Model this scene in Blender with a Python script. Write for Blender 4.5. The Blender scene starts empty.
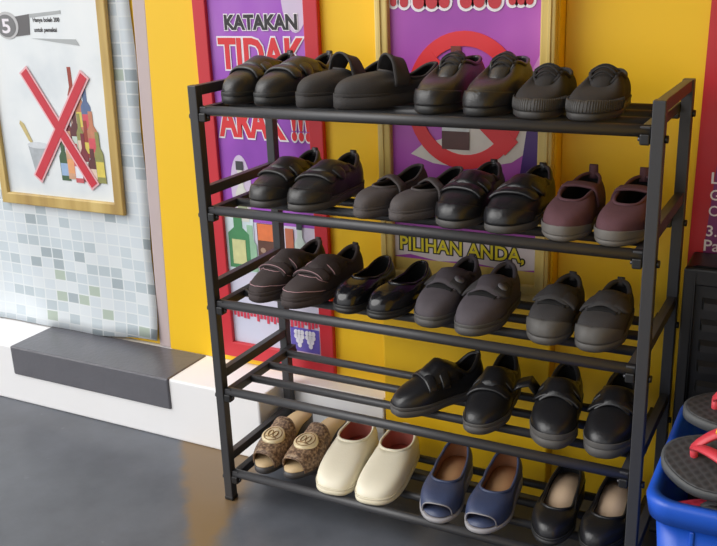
import bpy, bmesh, math, random
from mathutils import Vector, Matrix
random.seed(7)
PI = math.pi
scn = bpy.context.scene
COL = scn.collection

# ------------------------------------------------------------------ materials
def srgb(r, g, b):
    def c(v):
        v /= 255.0
        return v / 12.92 if v <= 0.04045 else ((v + 0.055) / 1.055) ** 2.4
    return (c(r), c(g), c(b), 1.0)

_m = {}
def mat(name, col, rough=0.5, var=0.12, scale=40.0, bump=0.0, bscale=300.0, metal=0.0, spec=0.5, coat=0.0):
    """procedural surface: base colour broken by noise, optional fine bump"""
    if name in _m: return _m[name]
    m = bpy.data.materials.new(name); m.use_nodes = True
    nt = m.node_tree; N = nt.nodes; L = nt.links
    b = N['Principled BSDF']
    tc = N.new('ShaderNodeTexCoord')
    nz = N.new('ShaderNodeTexNoise'); nz.inputs['Scale'].default_value = scale; nz.inputs['Detail'].default_value = 4
    L.new(tc.outputs['Object'], nz.inputs['Vector'])
    mx = N.new('ShaderNodeMix'); mx.data_type = 'RGBA'
    c = srgb(*col)
    mx.inputs['A'].default_value = tuple(max(0, v * (1 - var)) for v in c[:3]) + (1,)
    mx.inputs['B'].default_value = tuple(min(1, v * (1 + var)) for v in c[:3]) + (1,)
    L.new(nz.outputs['Fac'], mx.inputs['Factor'])
    L.new(mx.outputs['Result'], b.inputs['Base Color'])
    b.inputs['Roughness'].default_value = rough
    b.inputs['Metallic'].default_value = metal
    b.inputs['Specular IOR Level'].default_value = spec
    b.inputs['Coat Weight'].default_value = coat
    if bump > 0:
        n2 = N.new('ShaderNodeTexNoise'); n2.inputs['Scale'].default_value = bscale; n2.inputs['Detail'].default_value = 3
        L.new(tc.outputs['Object'], n2.inputs['Vector'])
        bp = N.new('ShaderNodeBump'); bp.inputs['Strength'].default_value = bump; bp.inputs['Distance'].default_value = 0.002
        L.new(n2.outputs['Fac'], bp.inputs['Height']); L.new(bp.outputs['Normal'], b.inputs['Normal'])
    _m[name] = m
    return m

def ramp_mat(name, stops, scale=4.0, rough=0.4, stretch=(1, 1, 1), detail=4.0, distort=0.0):
    if name in _m: return _m[name]
    m = bpy.data.materials.new(name); m.use_nodes = True
    nt = m.node_tree; N = nt.nodes; L = nt.links
    b = N['Principled BSDF']; b.inputs['Roughness'].default_value = rough
    tc = N.new('ShaderNodeTexCoord'); mp = N.new('ShaderNodeMapping'); mp.inputs['Scale'].default_value = stretch
    nz = N.new('ShaderNodeTexNoise'); nz.inputs['Scale'].default_value = scale; nz.inputs['Detail'].default_value = detail
    nz.inputs['Distortion'].default_value = distort
    rp = N.new('ShaderNodeValToRGB')
    els = rp.color_ramp.elements
    while len(els) < len(stops): els.new(0.5)
    for e, (p, c) in zip(els, stops): e.position = p; e.color = srgb(*c)
    L.new(tc.outputs['Object'], mp.inputs['Vector']); L.new(mp.outputs['Vector'], nz.inputs['Vector'])
    L.new(nz.outputs['Fac'], rp.inputs['Fac']); L.new(rp.outputs['Color'], b.inputs['Base Color'])
    _m[name] = m
    return m

def tile_mat():
    """mosaic printed on the vinyl sheet: random pale squares with light joints"""
    m = bpy.data.materials.new('mosaic_vinyl'); m.use_nodes = True
    nt = m.node_tree; N = nt.nodes; L = nt.links
    b = N['Principled BSDF']; b.inputs['Roughness'].default_value = 0.35
    tc = N.new('ShaderNodeTexCoord'); sp = N.new('ShaderNodeSeparateXYZ'); L.new(tc.outputs['Object'], sp.inputs[0])
    def math_(op, a, bv):
        n = N.new('ShaderNodeMath'); n.operation = op
        if hasattr(a, 'is_linked'): L.new(a, n.inputs[0])
        else: n.inputs[0].default_value = a
        if hasattr(bv, 'is_linked'): L.new(bv, n.inputs[1])
        elif bv is not None: n.inputs[1].default_value = bv
        return n.outputs[0]
    ux = math_('DIVIDE', sp.outputs['X'], 0.0375); uz = math_('DIVIDE', sp.outputs['Z'], 0.0278)
    fx = math_('FLOOR', ux, None); fz = math_('FLOOR', uz, None)
    cb = N.new('ShaderNodeCombineXYZ'); L.new(fx, cb.inputs[0]); L.new(fz, cb.inputs[1])
    wn = N.new('ShaderNodeTexWhiteNoise'); wn.noise_dimensions = '2D'; L.new(cb.outputs[0], wn.inputs['Vector'])
    rp = N.new('ShaderNodeValToRGB'); rp.color_ramp.interpolation = 'CONSTANT'
    stops = [(0, (216, 223, 228)), (.3, (208, 217, 224)), (.55, (198, 209, 216)), (.7, (184, 196, 203)), (.82, (164, 176, 183)), (.93, (176, 190, 178))]
    els = rp.color_ramp.elements
    while len(els) < len(stops): els.new(0.5)
    for e, (p, c) in zip(els, stops): e.position = p; e.color = srgb(*c)
    L.new(wn.outputs['Value'], rp.inputs['Fac'])
    rx = math_('FRACT', ux, None); rz = math_('FRACT', uz, None)
    e1 = math_('LESS_THAN', rx, 0.10); e2 = math_('LESS_THAN', rz, 0.12); ed = math_('MAXIMUM', e1, e2)
    mx = N.new('ShaderNodeMix'); mx.data_type = 'RGBA'; L.new(ed, mx.inputs['Factor']); L.new(rp.outputs['Color'], mx.inputs['A'])
    mx.inputs['B'].default_value = srgb(222, 228, 231)
    L.new(mx.outputs['Result'], b.inputs['Base Color'])
    return m

def floor_mat():
    m = bpy.data.materials.new('painted_cement'); m.use_nodes = True
    nt = m.node_tree; N = nt.nodes; L = nt.links
    b = N['Principled BSDF']
    tc = N.new('ShaderNodeTexCoord')
    n1 = N.new('ShaderNodeTexNoise'); n1.inputs['Scale'].default_value = 5; n1.inputs['Detail'].default_value = 8; n1.inputs['Roughness'].default_value = .65
    n2 = N.new('ShaderNodeTexNoise'); n2.inputs['Scale'].default_value = 26; n2.inputs['Detail'].default_value = 5
    L.new(tc.outputs['Object'], n1.inputs['Vector']); L.new(tc.outputs['Object'], n2.inputs['Vector'])
    rp = N.new('ShaderNodeValToRGB'); e = rp.color_ramp.elements
    e[0].position = .3; e[0].color = srgb(74, 77, 84); e[1].position = .72; e[1].color = srgb(98, 102, 110)
    L.new(n1.outputs['Fac'], rp.inputs['Fac'])
    # pale scuffs
    r2 = N.new('ShaderNodeValToRGB'); e = r2.color_ramp.elements
    e[0].position = .70; e[0].color = (0, 0, 0, 1); e[1].position = .8; e[1].color = (1, 1, 1, 1)
    L.new(n2.outputs['Fac'], r2.inputs['Fac'])
    mx = N.new('ShaderNodeMix'); mx.data_type = 'RGBA'; L.new(r2.outputs['Color'], mx.inputs['Factor'])
    L.new(rp.outputs['Color'], mx.inputs['A']); mx.inputs['B'].default_value = srgb(120, 122, 128)
    # brown patch beside the rack's end post
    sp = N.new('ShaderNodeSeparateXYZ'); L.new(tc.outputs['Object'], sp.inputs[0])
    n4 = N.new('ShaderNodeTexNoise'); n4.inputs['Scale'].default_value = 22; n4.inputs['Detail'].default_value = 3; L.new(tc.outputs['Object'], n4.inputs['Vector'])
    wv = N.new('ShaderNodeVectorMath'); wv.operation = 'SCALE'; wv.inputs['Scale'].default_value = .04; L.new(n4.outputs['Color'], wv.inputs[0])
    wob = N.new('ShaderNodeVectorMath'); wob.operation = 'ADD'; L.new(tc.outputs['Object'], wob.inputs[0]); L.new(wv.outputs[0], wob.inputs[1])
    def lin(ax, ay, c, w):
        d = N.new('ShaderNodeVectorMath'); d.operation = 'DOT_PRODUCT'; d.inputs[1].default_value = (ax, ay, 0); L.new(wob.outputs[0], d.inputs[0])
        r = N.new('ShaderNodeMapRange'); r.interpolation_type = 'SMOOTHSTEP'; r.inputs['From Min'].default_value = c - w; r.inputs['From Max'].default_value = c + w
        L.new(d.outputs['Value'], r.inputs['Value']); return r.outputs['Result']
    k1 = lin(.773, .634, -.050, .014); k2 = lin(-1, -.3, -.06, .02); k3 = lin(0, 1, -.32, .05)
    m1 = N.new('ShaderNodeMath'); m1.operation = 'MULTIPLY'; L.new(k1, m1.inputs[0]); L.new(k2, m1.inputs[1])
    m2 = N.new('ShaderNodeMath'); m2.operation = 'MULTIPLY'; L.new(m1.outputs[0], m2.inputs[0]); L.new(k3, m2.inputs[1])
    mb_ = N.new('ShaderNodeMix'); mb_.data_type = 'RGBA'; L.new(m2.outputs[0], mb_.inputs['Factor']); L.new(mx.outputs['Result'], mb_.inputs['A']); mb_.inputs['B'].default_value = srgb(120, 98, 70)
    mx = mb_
    L.new(mx.outputs['Result'], b.inputs['Base Color'])
    mr = N.new('ShaderNodeMapRange'); mr.inputs['To Min'].default_value = .22; mr.inputs['To Max'].default_value = .42
    L.new(n1.outputs['Fac'], mr.inputs['Value']); L.new(mr.outputs['Result'], b.inputs['Roughness'])
    bp = N.new('ShaderNodeBump'); bp.inputs['Strength'].default_value = .12; bp.inputs['Distance'].default_value = .004
    L.new(n1.outputs['Fac'], bp.inputs['Height']); L.new(bp.outputs['Normal'], b.inputs['Normal'])
    return m

def tread_mat(name, col, col2, step=0.011):
    """moulded rubber footbed: small raised lozenges"""
    if name in _m: return _m[name]
    m = bpy.data.materials.new(name); m.use_nodes = True
    nt = m.node_tree; N = nt.nodes; L = nt.links
    b = N['Principled BSDF']; b.inputs['Roughness'].default_value = .6
    tc = N.new('ShaderNodeTexCoord'); mp = N.new('ShaderNodeMapping'); mp.inputs['Rotation'].default_value = (0, 0, PI / 4)
    mp.inputs['Scale'].default_value = (1 / step / 2,) * 3
    ck = N.new('ShaderNodeTexVoronoi'); ck.inputs['Scale'].default_value = 2; ck.inputs['Randomness'].default_value = 0
    L.new(tc.outputs['Object'], mp.inputs['Vector']); L.new(mp.outputs['Vector'], ck.inputs['Vector'])
    rp = N.new('ShaderNodeValToRGB'); e = rp.color_ramp.elements
    e[0].position = .25; e[0].color = srgb(*col); e[1].position = .6; e[1].color = srgb(*col2)
    L.new(ck.outputs['Distance'], rp.inputs['Fac']); L.new(rp.outputs['Color'], b.inputs['Base Color'])
    bp = N.new('ShaderNodeBump'); bp.inputs['Strength'].default_value = .6; bp.inputs['Distance'].default_value = .002; bp.invert = True
    L.new(ck.outputs['Distance'], bp.inputs['Height']); L.new(bp.outputs['Normal'], b.inputs['Normal'])
    _m[name] = m
    return m

# ------------------------------------------------------------------ object helpers
def link(name, verts, faces, material, parent=None, smooth=True, solid=0.0, offset=0.0, bevel=0.0, inner=None, sub=0):
    me = bpy.data.meshes.new(name)
    me.from_pydata([tuple(v) for v in verts], [], faces)
    bm = bmesh.new(); bm.from_mesh(me); bmesh.ops.remove_doubles(bm, verts=bm.verts, dist=1e-5)
    bmesh.ops.recalc_face_normals(bm, faces=bm.faces); bm.to_mesh(me); bm.free()
    me.materials.append(material)
    if inner: me.materials.append(inner)
    if smooth:
        for p in me.polygons: p.use_smooth = True
    o = bpy.data.objects.new(name, me); COL.objects.link(o)
    if parent: o.parent = parent
    if bevel > 0:
        b = o.modifiers.new('bevel', 'BEVEL'); b.width = bevel; b.segments = 2; b.limit_method = 'ANGLE'; b.angle_limit = math.radians(40)
    if solid:
        s = o.modifiers.new('solid', 'SOLIDIFY'); s.thickness = solid; s.offset = offset
        if inner: s.material_offset = 1
    if sub:
        s = o.modifiers.new('sub', 'SUBSURF'); s.levels = sub; s.render_levels = sub
    if smooth and (bevel > 0 or solid):
        pass
    return o

class MB:
    def __init__(s): s.v = []; s.f = []
    def add(s, vs, fs):
        n = len(s.v); s.v += [Vector(v) for v in vs]; s.f += [tuple(i + n for i in f) for f in fs]
    def box(s, x0, x1, y0, y1, z0, z1):
        s.add([(x0, y0, z0), (x1, y0, z0), (x1, y1, z0), (x0, y1, z0), (x0, y0, z1), (x1, y0, z1), (x1, y1, z1), (x0, y1, z1)],
              [(0, 3, 2, 1), (4, 5, 6, 7), (0, 1, 5, 4), (1, 2, 6, 5), (2, 3, 7, 6), (3, 0, 4, 7)])
    def prism_xz(s, pts, y0, y1):
        """outline in the x-z plane with thickness from y0 (front) to y1"""
        n = len(pts)
        vs = [(x, y0, z) for x, z in pts] + [(x, y1, z) for x, z in pts]
        fs = [tuple(range(n)), tuple(reversed(range(n, 2 * n)))] + [(i, (i + 1) % n, n + (i + 1) % n, n + i) for i in range(n)]
        s.add(vs, fs)
    def tube(s, pts, r, n=10, closed=False):
        pts = [Vector(p) for p in pts]; k = len(pts); base = len(s.v); prev = None
        for i, p in enumerate(pts):
            if closed: d = pts[(i + 1) % k] - pts[i - 1]
            else: d = pts[min(i + 1, k - 1)] - pts[max(i - 1, 0)]
            d.normalize()
            a = prev - d * prev.dot(d) if prev is not None else d.orthogonal()
            if a.length < 1e-6: a = d.orthogonal()
            a.normalize(); prev = a; b = d.cross(a)
            rr = r[i] if isinstance(r, (list, tuple)) else r
            s.v += [p + (a * math.cos(2 * PI * j / n) + b * math.sin(2 * PI * j / n)) * rr for j in range(n)]
        for i in range(k if closed else k - 1):
            for j in range(n):
                a0 = base + i * n; a1 = base + ((i + 1) % k) * n
                s.f.append((a0 + j, a0 + (j + 1) % n, a1 + (j + 1) % n, a1 + j))
        if not closed:
            s.f.append(tuple(base + j for j in reversed(range(n)))); s.f.append(tuple(base + (k - 1) * n + j for j in range(n)))
    def disc(s, c, axis, r, h, n=20):
        a = Vector(axis).normalized(); s.tube([Vector(c) - a * h / 2, Vector(c) + a * h / 2], r, n)
    def build(s, name, m, parent=None, **k):
        return link(name, s.v, s.f, m, parent, **k)

def thing(name, label, cat, loc=(0, 0, 0), rz=0.0, group=None, rot=None):
    o = bpy.data.objects.new(name, None); COL.objects.link(o); o.empty_display_size = .05
    o.location = loc; o.rotation_euler = rot if rot else (0, 0, rz)
    o['label'] = label; o['category'] = cat
    if group: o['group'] = group
    return o

def struct(name, mb, m, **k):
    o = mb.build(name, m, **k); o['kind'] = 'structure'; return o

def fillpoly(name, pts, y, m, parent, t=0.0006):
    b = MB(); b.prism_xz(pts, y - t, y); return b.build(name, m, parent, smooth=False)

def ellipse(cx, cz, rx, rz, n=28, a0=0, a1=2 * PI):
    return [(cx + rx * math.cos(a0 + (a1 - a0) * i / n), cz + rz * math.sin(a0 + (a1 - a0) * i / n)) for i in range(n)]

def ring_poly(mb, cx, cz, rx, rz, w, y0, y1, n=48):
    for i in range(n):
        a, b = 2 * PI * i / n, 2 * PI * (i + 1) / n
        q = lambda t, k: (cx + (rx - k) * math.cos(t), cz + (rz - k) * math.sin(t))
        mb.prism_xz([q(a, 0), q(b, 0), q(b, w), q(a, w)], y0, y1)

def lettering(body, x0, x1, z0, z1, y, m, parent, bold=0.0, out=None, om=None, shear=0.0, part='lettering'):
    """flat letters fitted to a box on a sheet facing -y; out = outline width in letter heights"""
    def make(off):
        cu = bpy.data.curves.new('txt', 'FONT'); cu.body = body; cu.size = 1.0; cu.offset = off; cu.shear = shear
        cu.resolution_u = 3; cu.extrude = 0.0
        ob = bpy.data.objects.new('txt', cu); COL.objects.link(ob)
        bpy.context.view_layer.update()
        me = bpy.data.meshes.new_from_object(ob.evaluated_get(bpy.context.evaluated_depsgraph_get()))
        bpy.data.objects.remove(ob); bpy.data.curves.remove(cu)
        vs = [v.co.copy() for v in me.vertices]; fs = [tuple(p.vertices) for p in me.polygons]
        bpy.data.meshes.remove(me)
        par = list(range(len(vs)))
        def find(i):
            while par[i] != i: par[i] = par[par[i]]; i = par[i]
            return i
        for f in fs:
            for k in f[1:]: par[find(k)] = find(f[0])
        order = {r: i for i, r in enumerate(sorted({find(i) for i in range(len(vs))}, key=lambda r: vs[r].x))}
        for i, v in enumerate(vs): v.z = -.00003 * order[find(i)]      # neighbouring letters overlap without touching
        return vs, fs
    vs, fs = make(bold)
    bx0, bx1 = min(v.x for v in vs), max(v.x for v in vs); by0, by1 = min(v.y for v in vs), max(v.y for v in vs)
    T = lambda v, yy: (x0 + (v.x - bx0) / (bx1 - bx0) * (x1 - x0), yy + v.z, z0 + (v.y - by0) / (by1 - by0) * (z1 - z0))
    if out:
        ov, of = make(bold + out)
        link(part + '_outline', [T(v, y) for v in ov], of, om, parent, smooth=False)
        y -= 0.0005
    return link(part, [T(v, y) for v in vs], fs, m, parent, smooth=False)

def lerpk(kn, t):
    if t <= kn[0][0]: return kn[0][1]
    for (a, b), (c, d) in zip(kn, kn[1:]):
        if t <= c:
            u = (t - a) / (c - a); u = u * u * (3 - 2 * u); return b + (d - b) * u
    return kn[-1][1]

# ------------------------------------------------------------------ colours
M_yel = mat('yellow_wall_paint', (242, 194, 22), .5, .05, 3, .15, 60)
M_white = mat('white_plinth_paint', (240, 240, 242), .55, .03, 8, .2, 40)
M_blackp = mat('black_gloss_paint', (92, 92, 99), .28, .15, 14, .35, 90)
M_jamb = mat('mauve_door_frame', (192, 176, 176), .5, .05, 20)
M_metal = mat('charcoal_powder_coat', (54, 54, 57), .42, .08, 60, .1, 900)
M_plast = mat('black_plastic', (22, 22, 24), .4, .1, 40)
M_bolt = mat('blackened_steel', (84, 84, 88), .35, .05, 30, metal=.8)
M_gold = ramp_mat('gilt_wood', [(.3, (150, 118, 60)), (.5, (190, 160, 92)), (.7, (212, 186, 118))], 14, .4, (1, 1, .12))
M_gold2 = ramp_mat('gilt_wood_flat', [(.3, (150, 112, 48)), (.5, (196, 160, 80)), (.7, (220, 188, 108))], 14, .4, (.12, 1, 1))
M_red = mat('red_poster_border', (196, 40, 52), .4, .06, 10)
M_redink = mat('red_ink', (214, 46, 52), .4, .06, 30)
M_whiteink = mat('white_ink', (232, 226, 234), .4, .02, 30)
M_dark = mat('dark_ink', (38, 34, 40), .4, .05, 30)
M_yelink = mat('yellow_ink', (222, 204, 40), .4, .05, 30)
M_ring = mat('prohibition_red', (222, 50, 56), .4, .06, 14)

# ------------------------------------------------------------------ the setting
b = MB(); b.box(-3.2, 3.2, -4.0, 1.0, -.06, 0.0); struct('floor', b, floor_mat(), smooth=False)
YW = .30
# yellow pier between the door and the pilaster (its door side leans a little)
b = MB()
xl = lambda z: -.362 + (z - 0) * .038
for (za, zb) in ((.1505, 1.8595),):
    b.add([(xl(za), YW, za), (.2315, YW, za), (.2315, YW, zb), (xl(zb), YW, zb), (xl(za), .40, za), (.2315, .40, za), (.2315, .40, zb), (xl(zb), .40, zb)],
          [(0, 1, 2, 3), (4, 7, 6, 5), (0, 4, 5, 1), (3, 2, 6, 7), (1, 5, 6, 2), (0, 3, 7, 4)])
struct('wall_back', b, M_yel, smooth=False)
b = MB(); b.box(.2325, .578, .262, .40, 0, 1.8595); struct('wall_pilaster', b, M_yel, smooth=False, bevel=.003)
b = MB(); b.box(.579, 2.4, .295, .40, 0, 1.8595); struct('wall_right', b, M_yel, smooth=False)
b = MB(); b.box(.15, 2.4, -2.6, .40, 1.86, 1.94); struct('shade_canopy', b, mat('shade_canopy_paint', (150, 146, 140), .7), smooth=False)  # unseen canopy, added to shade the right half of the wall
b = MB(); b.box(1.75, 1.85, -1.6, .29, 0, 1.859); struct('shade_wall', b, M_yel, smooth=False)  # unseen wall, added to block light from the right
# door frame strip, door leaf, wall beyond
b = MB()
b.add([(-.392, .302, .1505), (xl(.1505) - .001, .302, .1505), (xl(1.8595) - .001, .302, 1.8595), (-.330, .302, 1.8595),
       (-.398, .40, .1505), (xl(.1505) - .001, .40, .1505), (xl(1.8595) - .001, .40, 1.8595), (-.330, .40, 1.8595)],
      [(0, 1, 2, 3), (4, 7, 6, 5), (0, 4, 5, 1), (3, 2, 6, 7), (1, 5, 6, 2), (0, 3, 7, 4)])
struct('trim_1', b, M_jamb, smooth=False, bevel=.003)
b = MB(); b.box(-1.5, -.335, .312, .40, .1505, 1.8595)
struct('door_1', b, mat('yellow_door_paint', (228, 184, 40), .45, .05, 3), smooth=False)
# plinth: broad white kerb, set back behind the rack, and the black painted doorstep
b = MB(); b.box(-2.2, -.012, .158, .41, 0, .149); struct('trim_2', b, M_white, smooth=False, bevel=.004)
b = MB(); b.box(-.0115, .231, .258, .2995, 0, .149); struct('trim_3', b, M_white, smooth=False, bevel=.003)
b = MB(); b.box(-.738, -.25, .1535, .2995, .076, .1515); struct('trim_4', b, M_blackp, smooth=False, bevel=.004)

# ------------------------------------------------------------------ vinyl sheet on the door
V = []; F = []
nx, nz = 40, 50
for j in range(nz + 1):
    for i in range(nx + 1):
        u, v = i / nx, j / nz
        xr = -.391 + (.024 * v * 1.55 + .003 * math.sin(v * 31)) * .9
        x = -1.45 + (xr + 1.45) * u
        zb = lerpk(((-1.5, .126), (-.943, .131), (-.76, .134), (-.60, .152), (-.40, .167)), x)
        zb = max(zb, .1525)
        z = zb + (1.6 - zb) * v
        y = .308 - .003 * math.sin(u * 17 + v * 4) ** 2 - .020 * math.exp(-v * 16) * (1 - .4 * u)
        V.append((x, y, z))
for j in range(nz):
    for i in range(nx):
        a = j * (nx + 1) + i; F.append((a, a + 1, a + nx + 2, a + nx + 1))
o = link('vinyl_sheet', V, F, tile_mat(), None, solid=.0012)
o['label'] = 'pale grey mosaic-patterned vinyl sheet hanging over the door above the black step'; o['category'] = 'wall covering'

# ------------------------------------------------------------------ framed warning picture on the door sheet
YP = .300
po = thing('framed_poster', 'gold-framed white poster with a big red cross over liquor bottles', 'poster', (-.639, YP, .485))
ox, oz = .67, -.48            # place coordinates -> local
def L2(pts): return [(x + ox, z + oz) for x, z in pts]
fr = MB()
xa, xb, xc, xd = -.872, -.849, -.502, -.478; zt = 1.06
for pts in ([(xa, .467), (xd, .467), (xc - .002, .495), (xb, .495)], [(xa, .467), (xb, .495), (xb + .012, zt - .03), (xa + .012, zt)],
            [(xd, .467), (xd + .021, zt), (xc + .018, zt - .03), (xc - .002, .495)], [(xa + .012, zt), (xb + .012, zt - .03), (xc + .018, zt - .03), (xd + .021, zt)]):
    fr.prism_xz(L2(pts), -.009, .003)
fr.build('frame', M_gold, po, smooth=False, bevel=.003)
M_pap = ramp_mat('white_poster_print', [(.3, (206, 214, 220)), (.5, (226, 231, 234)), (.75, (234, 237, 238))], 5, .3)
fillpoly('print', L2([(xb - .003, .492), (xc + .0, .492), (xc + .02, zt - .02), (xb + .01, zt - .02)]), .003, M_pap, po, .003)
# red cross with pale edge
def bar(p, q, w):
    d = Vector((q[0] - p[0], q[1] - p[1])).normalized(); n = Vector((-d.y, d.x)) * w / 2
    return [(p[0] + n.x, p[1] + n.y), (q[0] + n.x, q[1] + n.y), (q[0] - n.x, q[1] - n.y), (p[0] - n.x, p[1] - n.y)]
C1, C2 = ((-.738, .793), (-.562, .532)), ((-.553, .786), (-.740, .539))
b = MB(); e = MB()
for k, (p, q) in enumerate((C1, C2)):
    d = Vector((q[0] - p[0], q[1] - p[1])).normalized() * .005
    e.prism_xz(L2(bar((p[0] - d.x, p[1] - d.y), (q[0] + d.x, q[1] + d.y), .031)), -.0030 - .0002 * k, -.0018)
    b.prism_xz(L2(bar(p, q, .0215)), -.0038 - .0002 * k, -.0026)
e.build('cross_edge', mat('pink_edge', (228, 176, 182), .4), po, smooth=False)
b.build('cross', mat('cross_red', (196, 40, 58), .35), po, smooth=False)
# the pictured bottles: plain shapes under the cross
def rect(x0, x1, z0, z1): return [(x0, z0), (x1, z0), (x1, z1), (x0, z1)]
def bottle_pts(x, z, w, h, neck=.35, nh=.35):
    a = w / 2; n = a * neck
    return [(x - a, z), (x + a, z), (x + a, z + h * (1 - nh - .12)), (x + n, z + h * (1 - nh)), (x + n, z + h), (x - n, z + h), (x - n, z + h * (1 - nh)), (x - a, z + h * (1 - nh - .12))]
rb_ = random.Random(11); lay = 0
pal = [(150, 60, 44), (70, 116, 72), (120, 40, 52), (190, 126, 96), (62, 92, 62), (92, 44, 46), (90, 110, 150), (206, 160, 130), (140, 140, 80), (60, 60, 66), (196, 90, 96)]
lab = [(220, 196, 180), (226, 160, 110), (214, 196, 90), (224, 228, 236), (206, 80, 92), (196, 210, 200), (150, 176, 210)]
for row, (zz, xs0, xs1, nb, hh) in enumerate(((.655, -.598, -.562, 3, .14), (.597, -.622, -.550, 5, .115), (.540, -.650, -.540, 6, .11))):
    for q in range(nb):
        x = xs0 + (xs1 - xs0) * q / (nb - 1) + rb_.uniform(-.003, .003); w = rb_.uniform(.022, .031); h = hh * rb_.uniform(.75, 1.1); z = zz + rb_.uniform(-.006, .006)
        c = pal[(q * 3 + row * 2) % len(pal)]; lay += 1
        fillpoly('bottle_picture', L2(bottle_pts(x, z, w, h, .42, .3)), -.00005 * lay, mat('print_%d_%d_%d' % c, c, .35, .25, 70), po, .0004)
        c = lab[(q * 2 + row * 3) % len(lab)]; lay += 1
        fillpoly('label_picture', L2(rect(x - w * .45, x + w * .45, z + h * .12, z + h * .42)), -.00005 * lay, mat('print_%d_%d_%d' % c, c, .35, .2, 70), po, .0004)
fillpoly('ice_bucket_picture', L2([(-.748, .545), (-.708, .545), (-.692, .618), (-.762, .618)]), -.0003, mat('pewter_print', (168, 174, 180), .3, .3, 60), po)
fillpoly('bottle_picture', L2([(-.757, .628), (-.738, .612), (-.765, .668), (-.777, .676), (-.78, .668)]), -.0005, mat('champagne_print', (196, 178, 120), .3, .2, 60), po)
fillpoly('bucket_rim_picture', L2(ellipse(-.727, .618, .036, .008)), -.0008, mat('pewter_pale', (205, 210, 216), .3, .15, 60), po)
# badge and caption
fillpoly('banner_picture', L2([(-.757, .915), (-.697, .922), (-.703, .876), (-.757, .871)]), -.0002, mat('banner_grey', (92, 90, 92), .35, .15, 30), po)
fillpoly('banner_picture', L2([(-.697, .922), (-.6, .929), (-.6, .922), (-.698, .914)]), -.0002, mat('banner_pale', (168, 172, 174), .35, .1, 30), po)
fillpoly('banner_picture', L2([(-.70, .868), (-.565, .866), (-.555, .852), (-.63, .860)]), -.0002, mat('banner_pale', (168, 172, 174), .35, .1, 30), po)
fillpoly('badge_rim_picture', L2(ellipse(-.772, .897, .037, .031)), -.0008, mat('badge_pale', (186, 186, 188), .35), po)
fillpoly('badge_picture', L2(ellipse(-.774, .896, .030, .0255)), -.0014, mat('badge_grey', (112, 112, 114), .35, .2, 40), po)
lettering('5', -.788 + ox, -.761 + ox, .879 + oz, .912 + oz, -.0021, M_whiteink, po, .02, part='badge_number')
lettering('Hanya boleh 200', -.688 + ox, -.606 + ox, .901 + oz, .914 + oz, -.0004, M_dark, po, .03, part='caption')
lettering('untuk pemakai', -.688 + ox, -.618 + ox, .879 + oz, .892 + oz, -.0004, M_dark, po, .03, part='caption')

# ------------------------------------------------------------------ red-bordered purple poster on the pier
PY = .299
p1 = thing('warning_poster', 'purple poster in a red frame reading KATAKAN TIDAK', 'poster', (-.05, PY, .17))
ox, oz = .05, -.17
def frame4(mb, xa, xb, za, zb, w, y0, y1):
    for pts in ([(xa, za), (xb, za), (xb - w, za + w * 1.15), (xa + w, za + w * 1.15)], [(xa, zb), (xa + w, zb - w), (xb - w, zb - w), (xb, zb)],
                [(xa, za), (xa + w, za + w * 1.15), (xa + w, zb - w), (xa, zb)], [(xb, za), (xb, zb), (xb - w, zb - w), (xb - w, za + w * 1.15)]):
        mb.prism_xz(L2(pts), y0, y1)
b = MB(); frame4(b, -.194, .100, .167, 1.06, .032, -.012, .001); b.build('frame', M_red, p1, smooth=False, bevel=.002)
M_pur = ramp_mat('purple_print', [(.25, (122, 52, 158)), (.5, (158, 78, 190)), (.72, (184, 122, 206)), (.9, (212, 184, 222))], 5, .35, (1, 1, .6), 3)
M_lav = ramp_mat('lavender_print', [(.3, (196, 204, 226)), (.55, (214, 208, 226)), (.8, (190, 150, 206))], 6, .35, (1, 1, .5), 3)
fillpoly('print', L2([(-.165, .49), (.071, .49), (.071, 1.04), (-.165, 1.04)]), 0, M_pur, p1, .003)
fillpoly('print', L2([(-.165, .198), (.071, .198), (.071, .49), (-.165, .49)]), 0, M_lav, p1, .003)
fillpoly('glow_picture', L2(ellipse(.045, .96, .03, .075)), -.0031, mat('pale_lilac', (206, 190, 216), .35, .1, 20), p1)
fillpoly('glow_picture', L2(ellipse(-.112, .565, .026, .07)), -.0031, mat('pale_lilac', (206, 190, 216), .35, .1, 20), p1)
lettering('KATAKAN', -.122 + ox, .050 + ox, .891 + oz, .921 + oz, -.0042, M_dark, p1, .04, .05, M_whiteink)
lettering('TIDAK', -.142 + ox, .066 + ox, .813 + oz, .876 + oz, -.0042, M_redink, p1, .035, .04, M_whiteink)
lettering('ARAK !!!', -.156 + ox, .068 + ox, .672 + oz, .745 + oz, -.0042, M_redink, p1, .04, .04, M_whiteink)
def pp(name, pts, c, dy, parent=None):
    fillpoly(name, L2(pts), dy, mat('print_%d_%d_%d' % c, c, .35, .2, 60), parent)
pp('bottle_picture', bottle_pts(-.112, .49, .03, .13, .45, .4), (214, 214, 206), -.0040, p1)
pp('cap_picture', rect(-.121, -.103, .603, .622), (60, 60, 64), -.0048, p1)
pp('label_picture', rect(-.124, -.10, .51, .54), (150, 160, 130), -.0048, p1)
pp('card_picture', rect(-.166, -.088, .375, .498), (206, 220, 226), -.0036, p1)
pp('bottle_picture', bottle_pts(-.128, .383, .055, .115, .4, .2), (70, 134, 88), -.0043, p1)
pp('label_picture', rect(-.146, -.111, .392, .448), (206, 206, 150), -.0049, p1)
pp('bottle_picture', bottle_pts(-.098, .378, .03, .105, .5, .3), (150, 190, 160), -.0041, p1)
pp('glass_picture', rect(-.079, -.022, .383, .49), (96, 62, 50), -.0043, p1)
pp('glass_picture', rect(-.077, -.024, .452, .489), (226, 122, 72), -.0049, p1)
for k in range(5): pp('ice_picture', ellipse(-.066 + .009 * k, .43 - .014 * (k % 3), .007, .006, 8), (168, 140, 120), -.0049, p1)
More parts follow.
